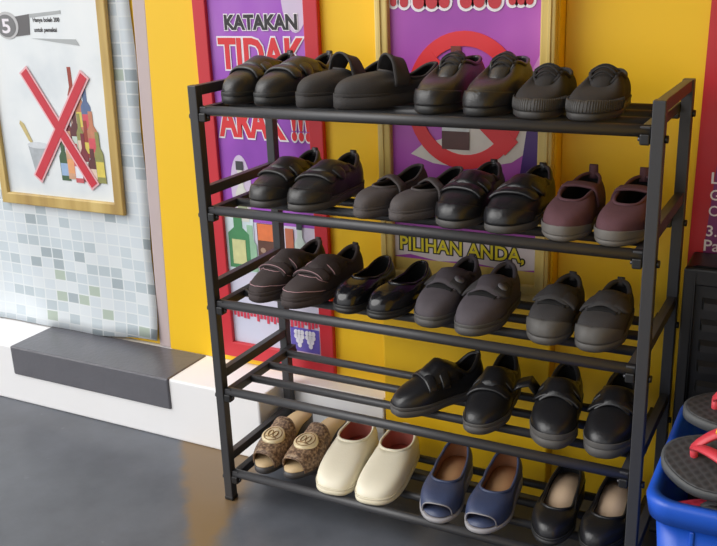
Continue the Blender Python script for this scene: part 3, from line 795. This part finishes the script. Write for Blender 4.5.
def velcro_trainer(t, side, up, sole, capm=None, straps=((.050, .069), (.079, .101)), strapm=None, stitch=None, tongue=None, badge=False, capv=.34, **k):
    cfg = dict(L=.20, Wd=.064, side=side, zs=.014, toe_h=.034, tip=.86, toe_n=2.5, ra=.50, kr=.80, rim=((0, .064), (.3, .060), (.6, .050), (1, .067)), bul=.004)
    cfg.update(k); l = Last(**cfg)
    sp_upper(l, up, K_lin, t); sp_sole(l, sole, t); sp_insole(l, K_lin, t)
    if capm: sp_patch(l, capm, t, 'toe_cap', -1.05, 1.05, 0, capv, .0016, taper=.55)
    sp_patch(l, sole, t, 'sole_sidewall', 0, 2 * PI, 0, .07, .0012, na=72, nv=3)
    sp_strap(l, tongue or up, t, 'tongue', l.ra * l.L - .035, l.ra * l.L + .036, .85, 2.29, .0006, .003, up=.006, thick=.0022)
    for y0, y1 in straps:
        sp_strap(l, strapm or up, t, 'strap', y0, y1, .62 if side > 0 else PI - .62, 2.52 if side > 0 else PI - 2.52, .0034, .0018, tip=1, skew=.004, thick=.0042)
    ga, gb = (straps[0][1] - .004, straps[1][0] + .004) if len(straps) > 1 else (straps[0][0] - .012, straps[0][0] + .005)
    sp_strap(l, K_lin, t, 'strap_gap_shade', ga, gb, .95, 2.19, .0010, .001, thick=.0016)  # dark band over the upper, standing in for shade in the strap slot
    if badge:
        ys = (straps[-1][0] + straps[-1][1]) / 2; b = MB(); ph = 1.05 if side < 0 else 1.05
        c = l.skin(ys, ph, .0075); n = Vector((math.cos(ph), 0, math.sin(ph)))
        b.disc(c, n, .009, .002, 20); b.build('badge', K_badge, t)
    sp_rim(l, up, t, .0042)
    if stitch:
        for v in (.22, .62): sp_seam(l, stitch, t, [(-1.25, v * .5), (-.6, v), (0, v * 1.08), (.6, v), (1.25, v * .5)])
        for y0, y1 in straps:
            b = MB(); b.tube([l.skin(y0 + .0015, .7 + 1.75 * i / 16, .0066) for i in range(17)], .0008, 5); b.build('stitching', stitch, t)
    sp_loop(l, up, t)
    return l

def slip_on(t, side, up, sole, capv=None, capm=None, strap=None, lining=None, insole=None, rimm=None, loop=False, rimr=.0028, **k):
    cfg = dict(L=.20, Wd=.066, side=side, zs=.012, toe_h=.030, ra=.36, kr=.84, rim=((0, .048), (.35, .046), (.6, .046), (1, .060)), bul=.004)
    cfg.update(k); l = Last(**cfg)
    sp_upper(l, up, lining or K_lin, t); sp_sole(l, sole, t); sp_insole(l, insole or lining or K_lin, t)
    sp_patch(l, sole, t, 'sole_sidewall', 0, 2 * PI, 0, .06, .0011, na=72, nv=3) if not cfg.get('peep') else None
    if capm: sp_patch(l, capm, t, 'toe_cap', -1.2, 1.2, 0, capv, .0018, taper=.45)
    if strap: sp_strap(l, strap[0], t, 'strap', strap[1], strap[2], strap[4] if len(strap) > 4 else .5, strap[5] if len(strap) > 5 else PI - .5, .003, .002, skew=strap[3] * side, up=strap[6] if len(strap) > 6 else 0)
    sp_rim(l, rimm or up, t, rimr)
    if loop: sp_loop(l, up, t, .014, .014)
    return l

def lace_shoe(t, side, up, sole, capm=None, ribs=False, tz=.084, **k):
    cfg = dict(L=.20, Wd=.066, side=side, zs=.014, toe_h=.030, tip=.86, toe_n=2.5, ra=.42, kr=.80, rim=((0, .070), (.3, .062), (.6, .054), (1, .070)), bul=.004)
    cfg.update(k); l = Last(**cfg)
    sp_upper(l, up, K_lin, t); sp_sole(l, sole, t); sp_insole(l, K_lin, t)
    sp_patch(l, sole, t, 'sole_sidewall', 0, 2 * PI, 0, .07, .0012, na=72, nv=3)
    if capm: c = sp_patch(l, capm, t, 'toe_cap', -1.15, 1.15, 0, .30, .0018, taper=.35)
    if ribs:
        b = MB()
        for i in range(37):
            a = -1.2 + 2.4 * i / 36
            b.tube([l.S(a % (2 * PI), v) + l.nrm(a % (2 * PI), v) * .0026 for v in (.01, .08, .16, .23, .27)], .0009, 5)
        b.build('toe_ribs', capm, t)
    y = l.ra * l.L; V = []; F = []; zf = l.rim[0][1]
    for i in range(9):
        u = i / 8; hw_ = (.013 + .007 * u) * (1 if i < 7 else (.9 if i == 7 else .6))
        for j in range(7):
            q = j / 3 - 1
            V.append((l.cx(.4) + hw_ * q, y - .016 + .056 * u, zf - .006 + (tz - zf + .006) * u ** .8 - .006 * q * q))
    for i in range(8):
        for j in range(6): a = i * 7 + j; F.append((a, a + 1, a + 8, a + 7))
    link('tongue', V, F, up, t, solid=.003, offset=0)
    for k_, a in enumerate((.62, .82, 1.02)):
        A, B = l.P1(a), l.P1(2 * PI - a); b = MB()
        b.tube([A.lerp(B, i / 10) + Vector((0, .004 * (i / 10 - .5) * (1 if k_ % 2 else -1), .003 + .010 * math.sin(PI * i / 10))) for i in range(11)], .0017, 6)
        b.build('lace', K_can, t)
    sp_rim(l, up, t, .0032)
    return l

def sandal(t, side):
    """open-toed slide: wedge sole, wide printed band, oval medallion"""
    l = Last(L=.20, Wd=.066, side=side, zs=.014, zh=.044, toe_h=.04, waist=.74, heel=.70, ra=.6)
    sp_sole(l, K_sds, t, .001); sp_insole(l, K_sdl, t, .003, 'footbed', .001)
    V = []; F = []; ny, na = 12, 24
    for j in range(ny + 1):
        u = j / ny; y = .020 + .080 * u
        for i in range(na + 1):
            ph = PI * i / na; w = l.hw(y / l.L) + .0015; h = .030 + .020 * u ** .8
            c, s_ = math.cos(ph), math.sin(ph)
            yy = y - .006 * math.sin(ph) * (1 - u) + .010 * math.sin(ph) * u
            V.append((l.cx(y / l.L) + w * (1 if c > 0 else -1) * abs(c) ** .75, yy, l.z0(y / l.L) - .004 + h * s_ ** .7))
    for j in range(ny):
        for i in range(na):
            a = j * (na + 1) + i; F.append((a, a + 1, a + na + 2, a + na + 1))
    link('band', V, F, K_mono, t, solid=.003, offset=0)
    for j in (0, ny):
        b = MB(); b.tube([V[j * (na + 1) + i] for i in range(na + 1)], .0022, 6); b.build('band_edge', K_mono, t)
    # medallion lies on the slope of the band
    i0 = na // 2; c = Vector(V[6 * (na + 1) + i0]); d = (Vector(V[8 * (na + 1) + i0]) - Vector(V[4 * (na + 1) + i0])).normalized()
    nrm = Vector((0, -d.z, d.y)); X = Vector((1, 0, 0)); c = c + nrm * .002
    def at(u, v, h): return c + X * u + d * v + nrm * h
    vs = []
    for h, k in ((-.004, 1), (.003, 1), (.004, .93)):
        vs += [at(.024 * k * math.cos(a), .0245 * k * math.sin(a), h - 4.5 * (.024 * math.cos(a)) ** 2) for a in [2 * PI * q / 32 for q in range(32)]]
    fs = [(k * 32 + q, k * 32 + (q + 1) % 32, (k + 1) * 32 + (q + 1) % 32, (k + 1) * 32 + q) for k in range(2) for q in range(32)]
    ctr = len(vs); vs.append(at(0, 0, .004)); fs += [(64 + q, 64 + (q + 1) % 32, ctr) for q in range(32)]
    md = link('medallion', vs, fs, K_medal, t)
    b = MB()
    b.tube([at(.0185 * math.cos(a), .019 * math.sin(a), .0042 - 4.5 * (.0185 * math.cos(a)) ** 2) for a in [2 * PI * q / 32 for q in range(32)]], .0008, 5, True)
    for sx in (-1, 1):
        b.tube([at(sx * (.0055 + .0045 * math.cos(a)), .001 + .0085 * math.sin(a), .0043 - .0004) for a in [2 * PI * q / 20 for q in range(20)]], .0011, 5, True)
    b.tube([at(-.012, -.010, .0036), at(.012, -.010, .0036)], .0011, 5)
    b.build('medallion_engraving', K_medd, md)
    return l

SH = [z + .0089 for z in SZ]
G = ['shoes on the top shelf', 'shoes on the second shelf', 'shoes on the third shelf', 'shoes on the fourth shelf', 'shoes on the bottom shelf']
# ---- top shelf
for s_, x, y, yaw, w in ((1, .058, .026, -6, 'first at the purple poster end of the top shelf'), (-1, .135, .028, -8, 'second along the top shelf, beside the strapped slip-on')):
    t = shoe('bulky black velcro trainer, ' + w, G[0], x, y, SH[0], yaw)
    velcro_trainer(t, s_, K_lea, K_rub, L=.20, Wd=.065, toe_h=.038)
for s_, x, y, yaw, w in ((1, .205, .026, -26, 'half hidden behind its mate on the top shelf'), (-1, .286, .020, -34, 'showing daylight under its strap on the top shelf')):
    t = shoe('black mary-jane clog with high strap, ' + w, G[0], x, y, SH[0], yaw)
    slip_on(t, s_, K_nub, K_nub, strap=(K_nub, .090, .120, -.006, .30, PI - .30, .026), L=.195, Wd=.070, zs=.020, toe_h=.032, ra=.42, rim=((0, .056), (.3, .044), (.6, .042), (1, .060)))
for s_, x, y, yaw, w in ((1, .436, .012, -5, 'nearer the strapped slip-ons on the top shelf'), (-1, .530, .010, -1, 'nearer the ribbed-toe sneakers on the top shelf')):
    t = shoe('black leather lace-up with plain round toe, ' + w, G[0], x, y, SH[0], yaw)
    lace_shoe(t, s_, K_lea, K_rub, K_lea, L=.20, Wd=.070, toe_h=.034, rim=((0, .050), (.22, .070), (.6, .062), (1, .068)))
for s_, x, y, yaw, w in ((1, .603, .008, -1, 'beside the black lace-ups on the top shelf'), (-1, .692, .010, 1, 'last at the bare end of the top shelf')):
    t = shoe('black canvas sneaker with ribbed rubber toe, ' + w, G[0], x, y, SH[0], yaw)
    lace_shoe(t, s_, K_can, K_rib, K_rib, True, L=.19, Wd=.073, toe_h=.024, zs=.012, rim=((0, .042), (.22, .056), (.6, .046), (1, .052)), tz=.066)
# ---- second shelf
for s_, x, y, yaw, w in ((1, .107, .022, -6, 'first on the second shelf'), (-1, .200, .020, -3, 'second on the second shelf, beside the grey-brown slip-ons')):
    t = shoe('worn black leather velcro trainer, ' + w, G[1], x, y, SH[1], yaw)
    velcro_trainer(t, s_, K_lea, K_rubg, K_lea, L=.195, Wd=.074)
for s_, x, y, yaw, w in ((1, .309, .022, -14, 'beside the worn velcro trainers on the second shelf'), (-1, .386, .022, -13, 'with slanted strap against the double-strap pair')):
    t = shoe('grey-brown suede mary-jane, ' + w, G[1], x, y, SH[1], yaw)
    slip_on(t, s_, K_taup, K_taup, strap=(K_taup, .085, .104, .02 if s_ > 0 else -.03, .3, PI - .3, .010), L=.185, Wd=.063, zs=.014, toe_h=.026, ra=.30, rim=((0, .042), (.35, .040), (.6, .042), (1, .058)))
for s_, x, y, yaw, w in ((1, .472, .014, -4, 'nearer the mary-janes on the second shelf'), (-1, .566, .012, -2, 'nearer the maroon slip-ons on the second shelf')):
    t = shoe('shiny black double-strap leather shoe, ' + w, G[1], x, y, SH[1], yaw)
    velcro_trainer(t, s_, K_leab, K_rubg, K_leab, L=.20, Wd=.076, toe_h=.034)
for s_, x, y, yaw, w in ((1, .649, .006, -4, 'fully in view on the second shelf'), (-1, .739, .006, -1, 'partly behind the rack post on the second shelf')):
    t = shoe('dusty maroon slip-on with pale toe rubber, ' + w, G[1], x, y, SH[1], yaw)
    slip_on(t, s_, K_mar, K_rubw, .17, K_rubw, strap=(K_mar, .106, .130, 0, .5, PI - .5, .004), L=.19, Wd=.072, zs=.010, toe_h=.032, ra=.33, kr=.80, rim=((0, .048), (.3, .054), (.6, .056), (1, .066)), loop=True)
# ---- third shelf
for s_, x, y, yaw, w in ((1, .086, .020, -10, 'first on the third shelf'), (-1, .172, .014, -10, 'second on the third shelf, beside the glossy flats')):
    t = shoe('brown suede velcro shoe with pink stitching, ' + w, G[2], x, y, SH[2], yaw)
    velcro_trainer(t, s_, K_brn, K_brn, stitch=K_pink, L=.205, Wd=.068, toe_h=.030, straps=((.056, .078), (.088, .112)))
for s_, x, y, yaw, w in ((1, .264, .030, -4, 'against the brown velcro shoes'), (-1, .344, .026, -3, 'against the plum velcro pair')):
    t = shoe('glossy black low-cut flat, ' + w, G[2], x, y, SH[2], yaw)
    slip_on(t, s_, K_ptt, K_rub, L=.18, Wd=.066, zs=.010, toe_h=.034, tip=.88, toe_n=2.6, ra=.36, rim=((0, .046), (.35, .040), (.6, .040), (1, .055)))
for s_, x, y, yaw, w in ((1, .424, .026, -5, 'beside the glossy flats on the third shelf'), (-1, .514, .016, 0, 'with its toe nearest the shelf edge')):
    t = shoe('slate plum suede single-strap shoe, ' + w, G[2], x, y, SH[2], yaw)
    velcro_trainer(t, s_, K_plum, K_rubg, strapm=K_gry, straps=((.070, .108),), badge=True, L=.20, Wd=.074, toe_h=.032)
for s_, x, y, yaw, w in ((1, .624, .028, -2, 'nearer the plum pair on the third shelf'), (-1, .712, .028, 0, 'against the rack post on the third shelf')):
    t = shoe('charcoal suede velcro sneaker with grey toe bumper, ' + w, G[2], x, y, SH[2], yaw)
    velcro_trainer(t, s_, K_gry, K_bump, K_bump, straps=((.064, .100),), L=.185, Wd=.071, toe_h=.033, rim=((0, .060), (.3, .056), (.6, .048), (1, .060)))
# ---- fourth shelf
for s_, x, y, yaw, w in ((1, .360, .036, -35, 'turned sideways'), (-1, .527, .022, 3, 'facing out beside the sideways one')):
    t = shoe('black trainer with grey toe rim, ' + w + ' on the fourth shelf', G[3], x, y, SH[3], yaw)
    velcro_trainer(t, s_, K_leab, K_rubg, straps=((.058, .076), (.086, .104)), L=.19 if s_ > 0 else .20, Wd=.070, toe_h=.031, zs=.014, rim=((0, .074), (.3, .064), (.6, .052), (1, .074)))
for s_, x, y, yaw, w in ((1, .642, .024, 4, 'with its strap flapped open on the fourth shelf'), (-1, .738, .028, 4, 'against the rack post on the fourth shelf')):
    t = shoe('black sneaker with thick grey sole, ' + w, G[3], x, y, SH[3], yaw)
    l = velcro_trainer(t, s_, K_leab, K_bump, K_bump, straps=((.066, .082), (.094, .112)), L=.195, Wd=.076, toe_h=.032, zs=.018, capv=.11, rim=((0, .074), (.3, .064), (.6, .054), (1, .072)))
    if s_ > 0:
        P = [l.skin(.105, 2.5, .004), l.skin(.105, 2.3, .010) + Vector((-.014, 0, .006)), l.skin(.105, 2.3, .010) + Vector((-.030, -.004, .002)), l.skin(.105, 2.3, .010) + Vector((-.038, -.006, -.004))]
        vs = []; fs = []
        for q in P: vs += [q + Vector((0, -.014, -.003)), q + Vector((0, .014, .003))]
        for q in range(3): fs.append((2 * q, 2 * q + 1, 2 * q + 3, 2 * q + 2))
        link('open_strap', vs, fs, K_leab, t, solid=.003, offset=0, bevel=.001)
# ---- bottom shelf
for s_, x, y, yaw, w in ((1, .073, .014, 0, 'by the end post'), (-1, .148, .020, -1, 'beside the cream shoes')):
    t = shoe('brown printed slide sandal with gold oval medallion, ' + w, G[4], x, y, SH[4], yaw, 'sandal', 'sandal')
    sandal(t, s_)
for s_, x, y, yaw, w in ((1, .237, .004, 7, 'next to the brown sandals'), (-1, .331, .006, 8, 'next to the navy peep-toes')):
    t = shoe('cream slip-on with rose lining, ' + w, G[4], x, y, SH[4], yaw)
    slip_on(t, s_, K_cream, K_crs, lining=K_red, insole=K_red, L=.215, Wd=.081, zs=.010, toe_h=.028, tip=.94, toe_n=2.8, ta=.24, waist=.92, heel=.86, ra=.52, kr=.88, rim=((0, .054), (.3, .052), (.6, .052), (1, .062)), vamp=.5)
for s_, x, y, yaw, w in ((1, .449, .000, 6, 'next to the cream shoes'), (-1, .541, .002, 4, 'next to the black wedge pumps')):
    t = shoe('navy peep-toe slip-on with tan insole, ' + w, G[4], x, y, SH[4], yaw)
    l = slip_on(t, s_, K_navy, K_navs, lining=K_tanl, insole=K_tan, L=.20, Wd=.076, zs=.009, zh=.024, toe_h=.034, tip=.88, peep=(.62, .36), ra=.33, kr=.92, rim=((0, .045), (.35, .034), (.6, .034), (1, .052)))
    sp_insole(l, K_navy, t, .0045, 'toe_shade', .003, -1, .06)  # navy slab over the tan insole, standing in for shade inside the toe
    b = MB(); b.tube([l.S((-.62 + 1.24 * i / 24) % (2 * PI), 0) for i in range(25)], .0012, 6); b.build('toe_opening_edge', K_navs, t)
for s_, x, y, yaw, w in ((1, .644, .018, 0, 'next to the navy peep-toes'), (-1, .732, .026, 0, 'against the rack post')):
    t = shoe('black low wedge pump with pale tan insole, ' + w, G[4], x, y, SH[4], yaw)
    slip_on(t, s_, K_leab, K_rub, lining=K_lin, insole=K_pale, L=.195, Wd=.072, zs=.010, zh=.032, toe_h=.032, ra=.28, kr=.92, rim=((0, .038), (.35, .024), (.6, .024), (1, .038)))

# ------------------------------------------------------------------ daylight
w = bpy.data.worlds.new('sky'); scn.world = w; w.use_nodes = True
nt = w.node_tree; N = nt.nodes; Lk = nt.links; bg = N['Background']
tc = N.new('ShaderNodeTexCoord'); dp = N.new('ShaderNodeVectorMath'); dp.operation = 'DOT_PRODUCT'
dp.inputs[1].default_value = Vector((-.84, -.40, .36)).normalized()
Lk.new(tc.outputs['Generated'], dp.inputs[0])
rp = N.new('ShaderNodeValToRGB'); e = rp.color_ramp.elements
e[0].position = .18; e[0].color = (.09, .09, .095, 1); e[1].position = .92; e[1].color = (1.0, 1.0, 1.0, 1)
mr = N.new('ShaderNodeMapRange'); mr.inputs['From Min'].default_value = -1; mr.inputs['From Max'].default_value = 1
Lk.new(dp.outputs['Value'], mr.inputs['Value']); Lk.new(mr.outputs['Result'], rp.inputs['Fac'])
Lk.new(rp.outputs['Color'], bg.inputs['Color']); bg.inputs['Strength'].default_value = 1.45
sd = bpy.data.lights.new('sun', 'SUN'); sd.energy = 2.2; sd.angle = math.radians(50); sd.color = (1, .985, .96)
so = bpy.data.objects.new('sun', sd); COL.objects.link(so); so.location = (-2, -3, 3)
so.rotation_euler = Vector((.80, .62, -.72)).to_track_quat('-Z', 'Y').to_euler()

# ------------------------------------------------------------------ camera
cam = bpy.data.cameras.new('camera'); cam.sensor_width = 36; cam.sensor_fit = 'HORIZONTAL'; cam.lens = 46.488; cam.clip_start = .02
co = bpy.data.objects.new('camera', cam); COL.objects.link(co)
CM = [[0.886266, -0.116078, 0.448395, 1.016978], [0.461787, 0.296367, -0.836014, -1.29519], [-0.035847, 0.947994, 0.316263, 1.007889], [0, 0, 0, 1]]
co.matrix_world = Matrix(CM)
scn.camera = co
vs_ = scn.view_settings; vs_.view_transform = 'Standard'; vs_.look = 'None'; vs_.gamma = 1; vs_.use_curve_mapping = False; vs_.exposure = 0.0
